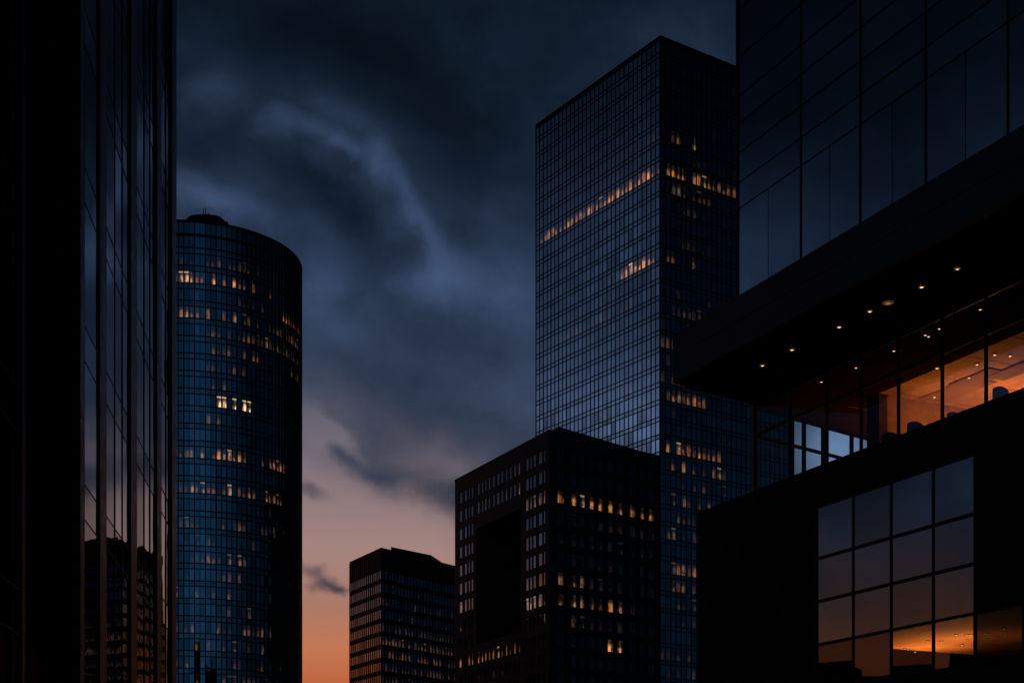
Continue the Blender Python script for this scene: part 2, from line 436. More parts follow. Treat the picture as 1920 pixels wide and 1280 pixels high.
    for k in range(14):
        q = gp(346+6.0*k, df+3.0+R.random()); w = .25+.4*R.random(); hgt = hz(409-1.5*R.random()-2.6*(1-abs(k-6)/7), df+3)
        if k in (0, 1, 12, 13): hgt = hz(412.5, df+3)
        pl.prism([(q.x-w, q.y-w), (q.x+w, q.y-w), (q.x+w, q.y+w), (q.x-w, q.y+w)], Ht-.4, hgt, M_frame_black)
    plo = pl.obj('rooftop_plant')
    an = MB()
    for px, py, w in ((381.3, 391.5, .06), (385.3, 390, .05), (391, 401, .12)):
        q = gp(px, df+3.5); an.prism([(q.x-w, q.y-w), (q.x+w, q.y-w), (q.x+w, q.y+w), (q.x-w, q.y+w)], Ht, hz(py, df+3.5), M_frame_black)
    ano = an.obj('antenna')
    keep([fo, po, wo, ro, plo, ano], root)
round_tower()

# ================================================================== small far glass block
def far_block():
    zc = 402.; k = (HY-1028)/F*zc; Ht = k+EYE
    A = gp(656, k*F/(HY-1055)); B = gp(715, zc); d = (gp(853, k*F/(HY-1062))-B).normalized()
    wr = Wall(B, B+d); s = wr.s_at(872); Cc = wr.P(s, 0).xy
    wl = Wall(A, B); wr = Wall(B, Cc)
    root = thing('office_block', 'smallest dark glass office block on the horizon, low between round tower and brown stone block', 'office building', None, (B.x, B.y+10, 0))
    G1 = glass('grey_glass', (.58, .60, .62, 1), .05, .008, .016, litk=.6)
    G2 = glass('navy_glass', (.25, .36, .44, 1), .05, .010, .012, litk=.62)
    pitch = 24.5/F*zc
    hs = [hz(1084+24.5*j, zc) for j in range(0, 20)]; hs = [h for h in hs if h > 3]; hs_up = list(reversed(hs)); n = len(hs_up)
    p1 = []; p2 = []; fr = MB()
    rr = {0: (.05, .0), 1: (.1, .1), 2: (.22, .3), 3: (.18, .35), 4: (.3, .6), 5: (.55, .75), 6: (.55, .8), 7: (.4, .7), 8: (.25, .5), 9: (.5, .8)}
    def ll(fi, t):
        kk = n-1-fi
        return .4 if (kk == 8 and .5 < t < .62) or (kk == 9 and .25 < t < .4) else (.08 if kk >= 8 and R.random() > .6 else 0)
    def lr(fi, t):
        kk = n-1-fi; st, pr = rr.get(kk, (.2, .5))
        return st*(.3+.7*R.random())*(1-.5*t) if R.random() < pr else 0
    def cur(w, nc, lit, panes):
        cw = w.L/nc
        for fi, h in enumerate(hs_up):
            for c in range(nc):
                a, b = c*cw, (c+1)*cw
                panes.append(([w.P(a, h), w.P(b, h), w.P(b, h+pitch*.62), w.P(a, h+pitch*.62)], rp(lit(fi, (c+.5)/nc))))
            w.box(fr, 0, w.L, h+pitch*.62, h+pitch-.02 if fi < n-1 else h+pitch*.7, -.05, .04, M_spand)
        for c in range(nc+1):
            w.box(fr, c*cw-.13, c*cw+.13, hs_up[0], Ht-.2, -.04, .16, M_frame_blue)
    cur(wl, 15, ll, p1); cur(wr, 27, lr, p2)
    emit_windows(p1, root, G1, None, limit=50); emit_windows(p2, root, G2, lambda x, y: x > 853, limit=50)
    fo = fr.obj('window_frame')
    pa = MB()
    for w in (wl, wr): w.box(pa, 0, w.L, hs_up[-1]+pitch*.7, Ht, -.4, .02, M_spand); w.box(pa, 0, w.L, Ht, Ht+.3, -.4, .12, M_frame_black)
    po = pa.obj('parapet')
    wa = MB(); b1 = Cc+Vector((6, 30)); b2 = A+Vector((6, 32))
    for a, b in ((Cc, b1), (b1, b2), (b2, A)): w = Wall(a, b); w.q(wa, 0, w.L, 0, Ht, 0, M_dark_panel)
    for w in (wl, wr): w.q(wa, 0, w.L, 0, hs_up[0], 0, M_dark_panel)
    wo = wa.obj('wall')
    rf = MB(); rf.poly([(p.x, p.y, Ht-.3) for p in (A, B, Cc, b1, b2)], M_roof); ro = rf.obj('roof')
    ph = MB(); z0 = 407
    a = gp(733, z0); b = gp(808, z0*(HY-1024.5)/(HY-1040.)) ; w = Wall(a, b); back = Vector((3, 12))
    ph.prism([a, b, b+back, a+back-Vector((2.5, 0))], Ht-.3, hz(1024.5, z0), M_spand)
    pho = ph.obj('penthouse')
    keep([fo, po, wo, ro, pho], root)
M_spand = simple('dark_spandrel', (.018, .026, .036, 1), .5, .12, 0, .2, .3)
far_block()

# ================================================================== brown stone block with deep portal
def stone_block():
    zc = 250.; k = (HY-808)/F*zc; Ht = k+EYE
    A = gp(853, k*F/(HY-902)); B = gp(1030, zc); Cc = gp(1238, k*F/(HY-857))
    wl = Wall(A, B); wr = Wall(B, Cc)
    root = thing('stone_office_block', 'brown stone office block with a deep black portal in front of the tallest tower', 'office building', None, (B.x, B.y+10, 0))
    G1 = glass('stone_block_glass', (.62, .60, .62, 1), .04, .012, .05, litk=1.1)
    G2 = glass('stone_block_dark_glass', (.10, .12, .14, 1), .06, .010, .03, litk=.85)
    pitch = 38.5/F*zc; wh = 24.5/F*zc
    nrow = 20
    rb = [hz(862+38.5*j, zc) for j in range(nrow)]; rb = [h for h in rb if h > 3]
    wall = MB(); fr = MB(); p1 = []; p2 = []
    def punched(w, cols, panes, lit, rows, s0, s1, h0, h1, skip=None, dep=.12):
        """cols: list of (a,b) window spans along the wall; builds wall strips, reveals and recessed panes"""
        edges = [s0]+[e for c in cols for e in c]+[s1]
        for i in range(0, len(edges), 2):
            a, b = edges[i], edges[i+1]
            if b-a > 1e-4: w.q(wall, a, b, h0, h1, 0, M_stone)
        for ci, (a, b) in enumerate(cols):
            z = h0
            for ri, hb in reversed(list(enumerate(rows))):
                ht = hb+wh
                if hb < h0-.01 or ht > h1+.01: continue
                w.q(wall, a, b, z, hb, 0, M_stone)
                P = w.P
                wall.quad(P(a, hb, 0), P(b, hb, 0), P(b, hb, -dep), P(a, hb, -dep), M_stone)
                wall.quad(P(a, ht, -dep), P(b, ht, -dep), P(b, ht, 0), P(a, ht, 0), M_stone)
                wall.quad(P(a, hb, 0), P(a, hb, -dep), P(a, ht, -dep), P(a, ht, 0), M_stone)
                wall.quad(P(b, hb, -dep), P(b, hb, 0), P(b, ht, 0), P(b, ht, -dep), M_stone)
                panes.append(([P(a, hb, -dep+.03), P(b, hb, -dep+.03), P(b, ht, -dep+.03), P(a, ht, -dep+.03)], rp(lit(ri, ci, (a+b)/2/w.L))))
                fw = .07
                w.box(fr, a, a+fw, hb, ht, -dep, -dep+.09, M_frame_black); w.box(fr, b-fw, b, hb, ht, -dep, -dep+.09, M_frame_black)
                w.box(fr, a+fw, b-fw, hb, hb+fw, -dep, -dep+.09, M_frame_black); w.box(fr, a+fw, b-fw, ht-fw, ht, -dep, -dep+.09, M_frame_black)
                if b-a > 1.6: w.box(fr, (a+b)/2-.05, (a+b)/2+.05, hb+fw, ht-fw, -dep, -dep+.09, M_frame_black)
                z = ht
            w.q(wall, a, b, z, h1, 0, M_stone)
    # left face: group 1, portal group, group 3
    def S(px): return wl.s_at(px)
    def cols_px(lst): return [(S(a), S(b)) for a, b in lst]
    gA = cols_px([(861, 866.5), (870.5, 875), (877.5, 881), (883, 887)])
    gB = cols_px([(894.5, 899), (902, 905.5), (908, 912), (915, 919), (923, 927.5), (931, 936), (939, 943), (947, 951), (954.5, 959), (962.5, 967.5), (971, 975)])
    gC = cols_px([(985.5, 991), (993, 997), (999, 1004.5), (1009, 1016.5), (1018.5, 1022)])
    sp0, sp1 = S(893), S(976)
    def litA(ri, ci, t):
        if ri == 9: return .8*(.4+.6*R.random()) if ci != 1 else 0
        if ri in (6, 7) and ci == 0: return .35
        return .04 if R.random() > .8 and ri < 9 else 0
    def litB(ri, ci, t):
        if ri == 9: return (.95-.07*ci)*(.4+.6*R.random())
        if ri == 1 and ci == 10: return .5
        return .12*R.random() if R.random() > .6 else 0
    def litC(ri, ci, t):
        if ri == 2: return .42*(.5+.5*R.random())
        if ri == 7: return .8*(.5+.5*R.random())
        if ri == 6: return .12
        return .02
    zt = hz(929, zc); zb = hz(1168, zc)
    punched(wl, gA, p1, litA, rb, 0, sp0, 0, Ht)
    punched(wl, gB, p1, litB, rb[:2], sp0, sp1, zt, Ht)
    punched(wl, gB, p1, litB, rb[:], sp0, sp1, 0, zb)
    punched(wl, gC, p1, litC, rb, sp1, wl.L, 0, Ht)
    # portal recess
    P = wl.P; D = 9.0; po = MB()
    po.quad(P(sp0, zb, 0), P(sp1, zb, 0), P(sp1, zb, -D), P(sp0, zb, -D), M_dark_panel)
    po.quad(P(sp0, zt, -D), P(sp1, zt, -D), P(sp1, zt, 0), P(sp0, zt, 0), M_dark_panel)
    po.quad(P(sp0, zb, 0), P(sp0, zb, -D), P(sp0, zt, -D), P(sp0, zt, 0), M_dark_panel)
    po.quad(P(sp1, zb, -D), P(sp1, zb, 0), P(sp1, zt, 0), P(sp1, zt, -D), M_dark_panel)
    wl.q(po, sp0, sp1, zb, zt, -D, M_dark_panel)
    for i in range(12):
        s = sp0+(sp1-sp0)*(i+.5)/12; wl.box(po, s-.1, s+.1, zb, zt, -D, -D+.35, M_frame_black)
    poo = po.obj('portal_recess')
    pp = []
    for j in range(3, 9):
        for i in range(12):
            a = sp0+(sp1-sp0)*i/12+.25; b = sp0+(sp1-sp0)*(i+1)/12-.25
            if b < sp1 and rb[j]-1 > zb: 
                l = .16 if (j == 6 and i >= 6 and R.random() > .3) else 0
                pp.append(([P(a, rb[j]-1, -D+.05), P(b, rb[j]-1, -D+.05), P(b, rb[j]-1+wh, -D+.05), P(a, rb[j]-1+wh, -D+.05)], rp(l)))
    # right face
    q = lambda px: wr.s_at(px)
    colR = [(q(a), q(b)) for a, b in ((1045.5, 1058.5), (1071, 1082), (1087.5, 1097), (1104.5, 1115.5), (1121, 1132), (1139.5, 1151), (1157.5, 1169.5), (1180.5, 1192.5), (1200, 1209), (1216, 1228))]
    pat = {2: [.95]*10, 6: [.7, .45, .55, .12, .12, .1, .06, .06, .03, .04], 7: [.9, .8, .6, .35, .45, .85, .8, .15, 0, 0],
           9: [.0, .12, .0, 0, 0, 1.5, 1.6, 0, 0, 0], 8: [0, .3, .28, .08, .1, .08, .15, .04, 0, 0], 3: [.0, .04, .03, .04, .1, .12, .1, .12, .1, .04],
           4: [.1, .07, .04, .06, .08, .1, .12, .08, .14, .05], 5: [0, .06, .03, .03, .05, .16, .05, .03, .04, .04]}
    def litR(ri, ci, t):
        v = pat.get(ri); return 0 if v is None else v[ci]*(.75+.4*R.random())*(1 if v[ci] > .3 else .55)
    punched(wr, colR, p2, litR, rb, 0, wr.L, 0, Ht)
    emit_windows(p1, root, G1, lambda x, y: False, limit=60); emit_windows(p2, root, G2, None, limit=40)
    fo = fr.obj('window_frame'); wo = wall.obj('wall')
    emit_windows(pp, root, G2, None, limit=0)
    pa = MB()
    for w in (wl, wr): w.box(pa, 0, w.L, Ht, Ht+.3, -.5, .08, M_stone)
    pao = pa.obj('parapet')
    rw = MB(); b1 = Cc+Vector((-6, 25)); b2 = A+Vector((3, 28))
    for a, b in ((Cc, b1), (b1, b2), (b2, A)): w = Wall(a, b); w.q(rw, 0, w.L, 0, Ht, 0, M_stone)
    rwo = rw.obj('rear_wall')
    rf = MB(); rf.poly([(p.x, p.y, Ht-.3) for p in (A, B, Cc, b1, b2)], M_roof); ro = rf.obj('roof')
    ph = MB(); z0 = zc+3.2; a = gp(1046, z0); b = gp(1205, z0*(HY-799)/(HY-846)); w0 = gp(1036, z0+3.5)
    ph.prism([a, b, b+Vector((-3, 10)), w0+Vector((0, 6)), w0], Ht-.3, hz(799, z0), M_dark_panel)
    pho = ph.obj('penthouse')
    keep([fo, wo, poo, pao, rwo, ro, pho], root)
stone_block()

# ================================================================== near black building on the left
def near_left():
    z200 = 38.5; VP = 620.
    K = z200*(VP-200)
    dep = lambda px: K/(VP-px)
    A = gp(-260, dep(-260)); B = gp(331, dep(331))
    w = Wall(A, B); H = 62.
    root = thing('glass_fronted_building', 'near black glass facade with bronze pilasters filling the left edge, sunset mirrored low in it', 'office building', None, (B.x-5, B.y, 0))
    # shading normals turned so reflections clear the towers; the panes themselves stay flush
    yaw = math.radians(2.4)
    yd = (w.u*math.tan(yaw)); 
    Gm = glass('near_mirror_glass', (.40, .42, .45, 1), .012, .012, .006, litk=1.0, yawdir=(yd.x, yd.y, 0), wscale=.55, body=(.002, .003, .005, 1))
    Gd = glass('near_dark_glass', (.13, .16, .20, 1), .012, .02, .010, litk=.5, yawdir=(yd.x, yd.y, 0), wscale=.55, body=(.002, .003, .005, 1))
    ph = 271/F*z200; l0 = hz(968, z200)          # spandrel line heights
    zs = []
    j = -3
    while True:
        h = l0+ph*j
        if h > H: break
        if h > 3: zs.append(h)
        j += 1
    sp = 60/F*z200
    panes = []; dark = []; fr = MB()
    bays = [(159, 183.5, []), (200, 241, [215.5, 229.5]), (257, 291, [270.5, 281.5]), (303, 318.5, [311.5])]
    dbays = [(-200, -120, []), (-112, -20, [-60]), (-12, 37.5, [23]), (49, 86, [])]
    def bay(b, lst, mat_):
        x0, x1, ms = b; ed = [w.s_at(x0)]+[w.s_at(m) for m in ms]+[w.s_at(x1)]
        hh = [0.4]+sum([[h-sp, h] for h in zs], [])+[H-.5]
        for a, c in zip(ed[:-1], ed[1:]):
            for i in range(len(hh)-1):
                l = .1 if (mat_ is Gd and i == 0) else 0
                lst.append(([w.P(a, hh[i]), w.P(c, hh[i]), w.P(c, hh[i+1]), w.P(a, hh[i+1])], rp(l)))
        for e in ed[1:-1]: w.box(fr, e-.035, e+.035, .4, H-.5, -.03, .012, M_frame_black)
        for h in hh[1:-1]: w.box(fr, ed[0], ed[-1], h-.016, h+.016, -.03, .006, M_frame_black)
    for b in bays: bay(b, panes, Gm)
    for b in dbays: bay(b, dark, Gd)
    emit_windows(panes, root, Gm, None, limit=70); emit_windows(dark, root, Gd, None, limit=30)
    fo = fr.obj('window_frame')
    parts = [fo]
    def pilaster(x0, x1, xb, o):
        """left end seen at x0, outer face from xb to x1"""
        k = (x0-CX)/F
        b = MB(); s_near = w.s_at(xb, o); s_far = w.s_at(x1, o)
        w.box(b, s_near, s_far, 0, H, -.1, o, M_pier); parts.append(b.obj('pilaster'))
    pilaster(183.5, 200, 188, .035); pilaster(241, 257, 246, .035); pilaster(291, 303, 295, .035); pilaster(318.5, 331, 323, .035)
    pilaster(38, 48, 42, .05); pilaster(86, 93, 90, .04)
    pilaster(-20, -12, -18, .05); pilaster(-120, -112, -118, .05)
    # big projecting pier with black flank
    o = .80; b = MB(); s1 = w.s_at(158.5, o); s0 = w.s_at(151, o)
    w.box(b, s0, s1, 0, H, -.1, o, M_pier); parts.append(b.obj('pier'))
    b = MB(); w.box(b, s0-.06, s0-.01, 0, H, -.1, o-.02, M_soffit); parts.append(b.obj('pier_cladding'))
    bk = MB(); e1 = B-w.n*22; e0 = A-w.n*22
    for p, q in ((B, e1), (e1, e0), (e0, A)): ww = Wall(p, q); ww.q(bk, 0, ww.L, 0, H, 0, M_dark_panel)
    w.q(bk, 0, w.L, 0, H, -.06, M_frame_black)
    parts.append(bk.obj('wall'))
    rf = MB(); rf.poly([(p.x, p.y, H) for p in (A, B, e1, e0)], M_roof); parts.append(rf.obj('roof'))
    keep(parts, root)
near_left()

# ================================================================== near building on the right with lit band
def near_right():
    O = gp(1412, 70.6); XV = -326.
    u = (Vector((XV-CX, F))).normalized(); u = -u          # towards the right of the picture / the viewer
    B = O+u*60
    w = Wall(O, B)                                         # outward normal
    assert w.n.x < 0
    e = Vector((.79, .615)).normalized()
    root = thing('cantilevered_building', 'near black building on the right with overhanging upper floors above an orange-lit glazed storey', 'office building', None, (O.x+12, O.y, 0))
    z_soff = hz(760, 70.6); z_sill = hz(925, 70.6); z_tr = hz(816, 70.6)
    parts = []
    S = w.s_at
    # ---------------- base volume -------------------------------------------------
    s_l = S(1308); s_r = 58.
    pw = (S(1826)-S(1530))/4
    ed = [s_l, S(1332), S(1392), S(1462), S(1530), S(1598), S(1669), S(1748), S(1826)]
    while ed[-1] < s_r: ed.append(ed[-1]+pw*1.02)
    hr = [15.6, 13.2, 11.2, 9.2, 7.15]; hr = [h+EYE for h in hr]
    rows = [z_sill-.02]+hr+[hr[-1]-2.2, hr[-1]-4.4, .05]
    pan = MB()
    wins = []; dwin = []
    for ci in range(len(ed)-1):
        a, b = ed[ci], ed[ci+1]
        for ri in range(len(rows)-1):
            h1, h0 = rows[ri], rows[ri+1]
            if 4 <= ci <= 7 and 1 <= ri <= 4:
                wins.append((a, b, h0, h1, ri, ci)); continue
            if 8 <= ci <= 10 and ri == 4:
                dwin.append((a, b, h0, h1)); continue
            w.box(pan, a+.02, b-.02, h0+.02, h1-.02, -.2, 0, M_dark_panel)
    po = pan.obj('cladding_panel'); parts.append(po)
    GL = glass('lower_window_glass', (.24, .27, .31, 1), .012, .006, .008, litk=0, wscale=.25)
    GLt = glass('lower_clear_glass', (.15, .14, .14, 1), .012, .006, .008, litk=0, wscale=.25, transp=.85)
    GLd = glass('tinted_lower_glass', (.03, .03, .035, 1), .02, .006, .006, litk=0, wscale=.25, transp=.10)
    UV = ((0, 0), (1, 0), (1, 1), (0, 1))
    def win(a, b, h0, h1, m, o, name='window', fw=.07):
        mb = MB(); P = w.P
        mb.quad(P(a+fw*.5, h0+fw*.5, o), P(b-fw*.5, h0+fw*.5, o), P(b-fw*.5, h1-fw*.5, o), P(a+fw*.5, h1-fw*.5, o), m, rp(), UV)
        x = mb.obj(name); keep([x], root)
        f = MB()
        w.box(f, a, a+fw*.5, h0, h1, o-.08, o+.06, M_frame_black); w.box(f, b-fw*.5, b, h0, h1, o-.08, o+.06, M_frame_black)
        w.box(f, a+fw*.5, b-fw*.5, h0, h0+fw, o-.08, o+.05, M_frame_black); w.box(f, a+fw*.5, b-fw*.5, h1-fw, h1, o-.08, o+.05, M_frame_black)
        fo = f.obj('frame'); fo.parent = x; fo.matrix_parent_inverse = (x.matrix_parent_inverse).inverted() @ Matrix.Identity(4) if False else Matrix.Identity(4)
        return x
    for a, b, h0, h1, ri, ci in wins: win(a, b, h0, h1, GLt if ri == 4 else GL, -.06)
    for a, b, h0, h1 in dwin: win(a, b, h0, h1, GLd, -.06)
    # thin strip of joint trim around the window field
    tr = MB()
    w.box(tr, ed[4]-.06, ed[4]-.0, rows[5], rows[1], -.1, .03, M_frame_black); w.box(tr, ed[8], ed[8]+.06, rows[5], rows[1], -.1, .03, M_frame_black)
    w.box(tr, s_l, s_r, z_sill-.02, z_sill+.10, -.3, .05, M_dark_panel)
    parts.append(tr.obj('sill_trim'))
    # core behind the base
    core = MB(); c0 = w.P(s_l, 0).xy; 
    def back(s, dd): return w.P(s, 0).xy + e*dd
    w2 = Wall(back(s_l, 20), w.P(s_l, 0).xy); w2.q(core, 0, w2.L, 0, z_sill, 0, M_dark_panel)
    w3 = Wall(back(s_r, 22), back(s_l, 20)); w3.q(core, 0, w3.L, 0, z_sill, 0, M_dark_panel)
    w.q(core, s_l, ed[4], 0, z_sill-.05, -.22, M_frame_black); w.q(core, ed[11] if len(ed) > 11 else s_r, s_r, 0, z_sill-.05, -.22, M_frame_black)
    w.q(core, ed[4], ed[8], rows[4]-.05, z_sill, -.3, M_frame_black) ; w.q(core, ed[4], s_r, 0, rows[5]+.02, -.22, M_frame_black)
    w.q(core, ed[8], s_r, rows[4], z_sill, -.22, M_frame_black)
    P = w.P
    core.poly([P(s_l, z_sill-.01, -.2), P(s_r, z_sill-.01, -.2), Vector((*back(s_r, 22), z_sill-.01)), Vector((*back(s_l, 20), z_sill-.01))], M_conc)
    parts.append(core.obj('wall'))
    # ---------------- lit storey ---------------------------------------------------
    GB = glass('band_clear_glass', (.045, .052, .065, 1), .01, .004, .006, litk=0, wscale=.3, transp=.92)
    be = [0., S(1480), S(1549), S(1613), S(1683), S(1765), S(1847)]
    st = be[-1]-be[-2]
    while be[-1] < s_r-st: be.append(be[-1]+st)
    for a, b in zip(be[:-1], be[1:]):
        win(a, b, z_sill+.1, z_tr-.03, GB, -.05, fw=.05); win(a, b, z_tr+.03, z_soff-.02, GB, -.05, fw=.05)
    mu = MB()
    for s in be[1:]: w.box(mu, s-.035, s+.035, z_sill+.1, z_soff-.01, -.13, .02, M_frame_black)
    w.box(mu, 0, s_r, z_tr-.04, z_tr+.04, -.12, .03, M_frame_black)
    w.box(mu, -.12, .12, z_sill+.1, z_soff, -.18, .06, M_pier)
    parts.append(mu.obj('mullion'))
    # glazed end wall running back from the corner, with two posts and a rail
    we = Wall(O+e*9.2, O+e*.1)
    def ewin(a, b, h0, h1):
        mb = MB(); Q = we.P
        mb.quad(Q(a, h0), Q(b, h0), Q(b, h1), Q(a, h1), GB, rp(), UV); x = mb.obj('window'); keep([x], root)
        f = MB(); we.box(f, a-.06, a+.06, h0, h1, -.1, .1, M_frame_black); we.box(f, b-.06, b+.06, h0, h1, -.1, .1, M_frame_black)
        we.box(f, a, b, h1-.06, h1+.06, -.1, .1, M_frame_black); fo = f.obj('frame'); fo.parent = x
    es = [0, 1.6, 3.9, 5.4, 6.3, 9.0]
    for a, b in zip(es[:-1], es[1:]): 
        ewin(a, b, z_sill+.1, z_tr); ewin(a, b, z_tr, z_soff-.1)
    # interior: ceiling strips, partition, back wall
    ins = MB(); D = 24.
    fl = z_sill-.0
    def perp(s, dd): return w.P(s, 0, -dd).xy
    s_part = S(1655, -4.6)
    d1 = 4.3
    M_ceil_dark = simple('dark_timber_ceiling', (.034, .014, .009, 1), .8, .0, 0, .12, .5)
    M_ceil = simple('warm_plaster_ceiling', (.60, .32, .17, 1), .7, .2, 0, .42, .22)
    M_baffle = simple('warm_grey_baffle', (.30, .16, .09, 1), .7, .1, 0, .2, .4)
    M_wallp = simple('warm_plaster_wall', (.46, .24, .12, 1), .7, .2, 0, .35, .3)
    cz = z_soff-.03
    ins.poly([Vector((*p, cz)) for p in reversed([perp(.05, .1), perp(s_r, .1), perp(s_r, d1), perp(s_part, d1), perp(s_part, 26), O+e*26, O+e*.3])], M_ceil_dark)
    co = ins.obj('ceiling'); parts.append(co)
    lc = MB(); zz = cz+.0
    lc.poly([Vector((*p, zz)) for p in reversed([perp(s_part, d1), perp(s_r, d1), perp(s_r, D), perp(s_part, D)])], M_ceil)
    # step between the two ceilings
    lco = lc.obj('raised_ceiling'); lco['label'] = 'orange-lit raised ceiling'; parts.append(lco)
    bw = MB()
    w.q(bw, 0, s_r, fl, zz, -D, M_wallp)                                        # back wall faces the street
    q0, q1 = perp(s_part, D), perp(s_part, d1)
    wp = Wall(q0, q1) ; wp.q(bw, 0, wp.L, fl, zz, 0, M_dark_panel)               # partition seen from the end room
    wq = Wall(q1, q0); wq.q(bw, 0, wq.L, fl, zz, .1, M_wallp)
    w.box(bw, s_part-.8, s_part+.1, fl, zz, -d1-.5, -d1, M_dark_panel)
    # solid part of the end wall
    wz = Wall(O+e*26, O+e*9.2); wz.q(bw, 0, wz.L, fl, cz, -.05, M_dark_panel); 
    wz2 = Wall(O+e*9.2, O+e*26); wz2.q(bw, 0, wz2.L, fl, cz, .2, M_dark_panel)
    ww = Wall(back(s_r, 1), w.P(s_r, 0).xy) 
    wr_ = Wall(perp(s_r, 0), perp(s_r, D)); wr_.q(bw, 0, wr_.L, fl, zz, -.1, M_wallp)
    wr2 = Wall(perp(s_r, D), perp(s_r, 0)); wr2.q(bw, 0, wr2.L, fl, zz, -.1, M_wallp)
    parts.append(bw.obj('interior_wall'))
    # ceiling baffles, ducts and luminaires in the lit room
    bf = MB(); zl = zz
    rr = random.Random(3)
    for k_, (s_, d_, l_, w_) in enumerate(((S(1735, -7), 6.5, 3.6, 1.6), (S(1800, -7), 6.3, 2.6, 1.3), (S(1880, -8), 7., 2.2, 1.1), (S(1755, -12), 10.5, 3.0, 1.8), (S(1830, -14), 12., 4, 1.5))):
        w.box(bf, s_, s_+l_, zl-.04-.03*k_, zl-.01, -d_-w_, -d_, M_baffle)
    for k in range(9): w.box(bf, S(1700, -8)+k*2.7, S(1700, -8)+k*2.7+.05, zl-.012, zl-.004, -D, -d1, M_baffle)
    parts.append(bf.obj('ceiling_baffle'))
    def lamp_disc(px, py, r, hgt, k, parent_name='downlight', m=None):
        z = (hgt-EYE)*F/(HY-py); c = gp(px, z); b = MB(); n = 14
        pts = [(c.x+math.cos(2*math.pi*i/n)*r, c.y+math.sin(2*math.pi*i/n)*r) for i in range(n)]
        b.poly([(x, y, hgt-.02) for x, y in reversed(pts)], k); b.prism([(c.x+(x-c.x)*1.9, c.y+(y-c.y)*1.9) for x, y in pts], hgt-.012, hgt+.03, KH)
        return b.obj(parent_name)
    K1 = emis('downlight_warm', (1, .50, .22, 1), 2.2); KH = emis('downlight_halo', (1, .36, .12, 1), .06); K2 = emis('downlight_dim', (1, .42, .16, 1), .28)  # outer ring paints the halo of light around each lamp by emission
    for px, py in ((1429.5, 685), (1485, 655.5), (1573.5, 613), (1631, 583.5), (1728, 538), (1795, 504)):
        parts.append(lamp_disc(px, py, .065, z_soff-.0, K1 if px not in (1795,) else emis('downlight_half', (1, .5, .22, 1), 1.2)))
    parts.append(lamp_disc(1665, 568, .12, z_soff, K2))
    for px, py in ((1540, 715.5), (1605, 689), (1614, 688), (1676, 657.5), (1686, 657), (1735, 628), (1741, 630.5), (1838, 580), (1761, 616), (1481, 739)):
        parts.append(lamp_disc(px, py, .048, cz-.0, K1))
    # small lamp discs near the ceiling; the unseen uplights below light the room
    K3 = emis('pendant_glow', (1, .55, .22, 1), 6)
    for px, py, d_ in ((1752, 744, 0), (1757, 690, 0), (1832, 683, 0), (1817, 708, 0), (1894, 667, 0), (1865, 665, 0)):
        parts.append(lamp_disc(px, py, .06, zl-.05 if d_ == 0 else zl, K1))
    def light(px, dd, hgt, en, size=1.5, col=(1, .35, .075)):
        s = S(px, -dd); p = w.P(s, hgt, -dd)
        l = bpy.data.lights.new('unseen_uplight', 'AREA'); l.shape = 'DISK'; l.size = size; l.energy = en; l.color = col  # added upward lamp, kept low out of view to brighten ceiling and walls
        o = bpy.data.objects.new('unseen_uplight', l); C.objects.link(o); o.location = p; o.rotation_euler = (math.pi, 0, 0); keep([o], root); o['label'] = 'added warm uplight, out of sight in the room'
    for px, dd, hh, en in ((1690, 7, 1.0, 34), (1730, 9, 1.4, 62), (1760, 12, 1.6, 50), (1792, 7.5, 1.5, 44), (1815, 10, 1.6, 80), (1845, 15, 1.6, 60), (1850, 7, 1.2, 30), (1880, 9, 1.6, 40), (1930, 11, 1.5, 44), (1720, 17, 1.5, 60), (1800, 19, 1.6, 90), (1880, 18, 1.5, 60)):
        light(px, dd, fl+hh, en*.92, .5)
    light(1560, 5, fl+.8, 5, 2.5); light(1505, 2.5, fl+.8, 2.5, 1.5); light(1640, 2.5, fl+.8, 4, 2.5)
    # ---------------- room behind the lowest windows --------------------------------
    lo = MB(); z1 = rows[4]+.1; z0 = rows[5]-.2; D2 = 14.
    a_, b_ = ed[4], ed[8]+9
    lo.poly([w.P(a_, z1, -.3), w.P(a_, z1, -D2), w.P(b_, z1, -D2), w.P(b_, z1, -.3)], M_ceil)
    w.q(lo, a_, b_, z0, z1, -D2, M_wallp)
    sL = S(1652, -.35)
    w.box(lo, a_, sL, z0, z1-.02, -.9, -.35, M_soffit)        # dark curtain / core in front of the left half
    w.box(lo, sL+1.0, sL+2.2, z0, z0+.75, -1.8, -1.0, M_dark_panel); w.box(lo, sL+5.0, sL+6.5, z0, z0+.6, -1.8, -1.0, M_dark_panel)
    parts.append(lo.obj('lower_room'))
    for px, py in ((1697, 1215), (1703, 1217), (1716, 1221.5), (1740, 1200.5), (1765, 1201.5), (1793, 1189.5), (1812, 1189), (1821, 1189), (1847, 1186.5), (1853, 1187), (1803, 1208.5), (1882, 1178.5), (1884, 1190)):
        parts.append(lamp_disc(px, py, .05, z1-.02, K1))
    for px, dd, en in ((1700, 5, 4), (1760, 6, 6), (1810, 5, 5), (1880, 6, 3)):
        light(px, dd, z0+.5, en*9)
    # ---------------- cantilevered upper volume ------------------------------------
    o_f = 5.4; s0f = 1.17; z_ft = hz(628, 67.2); z_fm = hz(672, 67.2); z_sb = hz(718, 67.2)
    ca = MB()
    w.box(ca, s0f, s_r, z_fm+.02, z_ft, o_f-.25, o_f, M_fascia); w.box(ca, s0f, s_r, z_sb, z_fm-.02, o_f-.25, o_f, M_fascia)
    w.box(ca, s0f+.01, s_r, z_fm-.03, z_fm+.03, o_f-.25, o_f-.03, M_frame_black)
    fa = ca.obj('fascia'); parts.append(fa)
    E0 = w.P(s0f, 0, o_f-.02).xy; El = O+e*26
    so = MB()
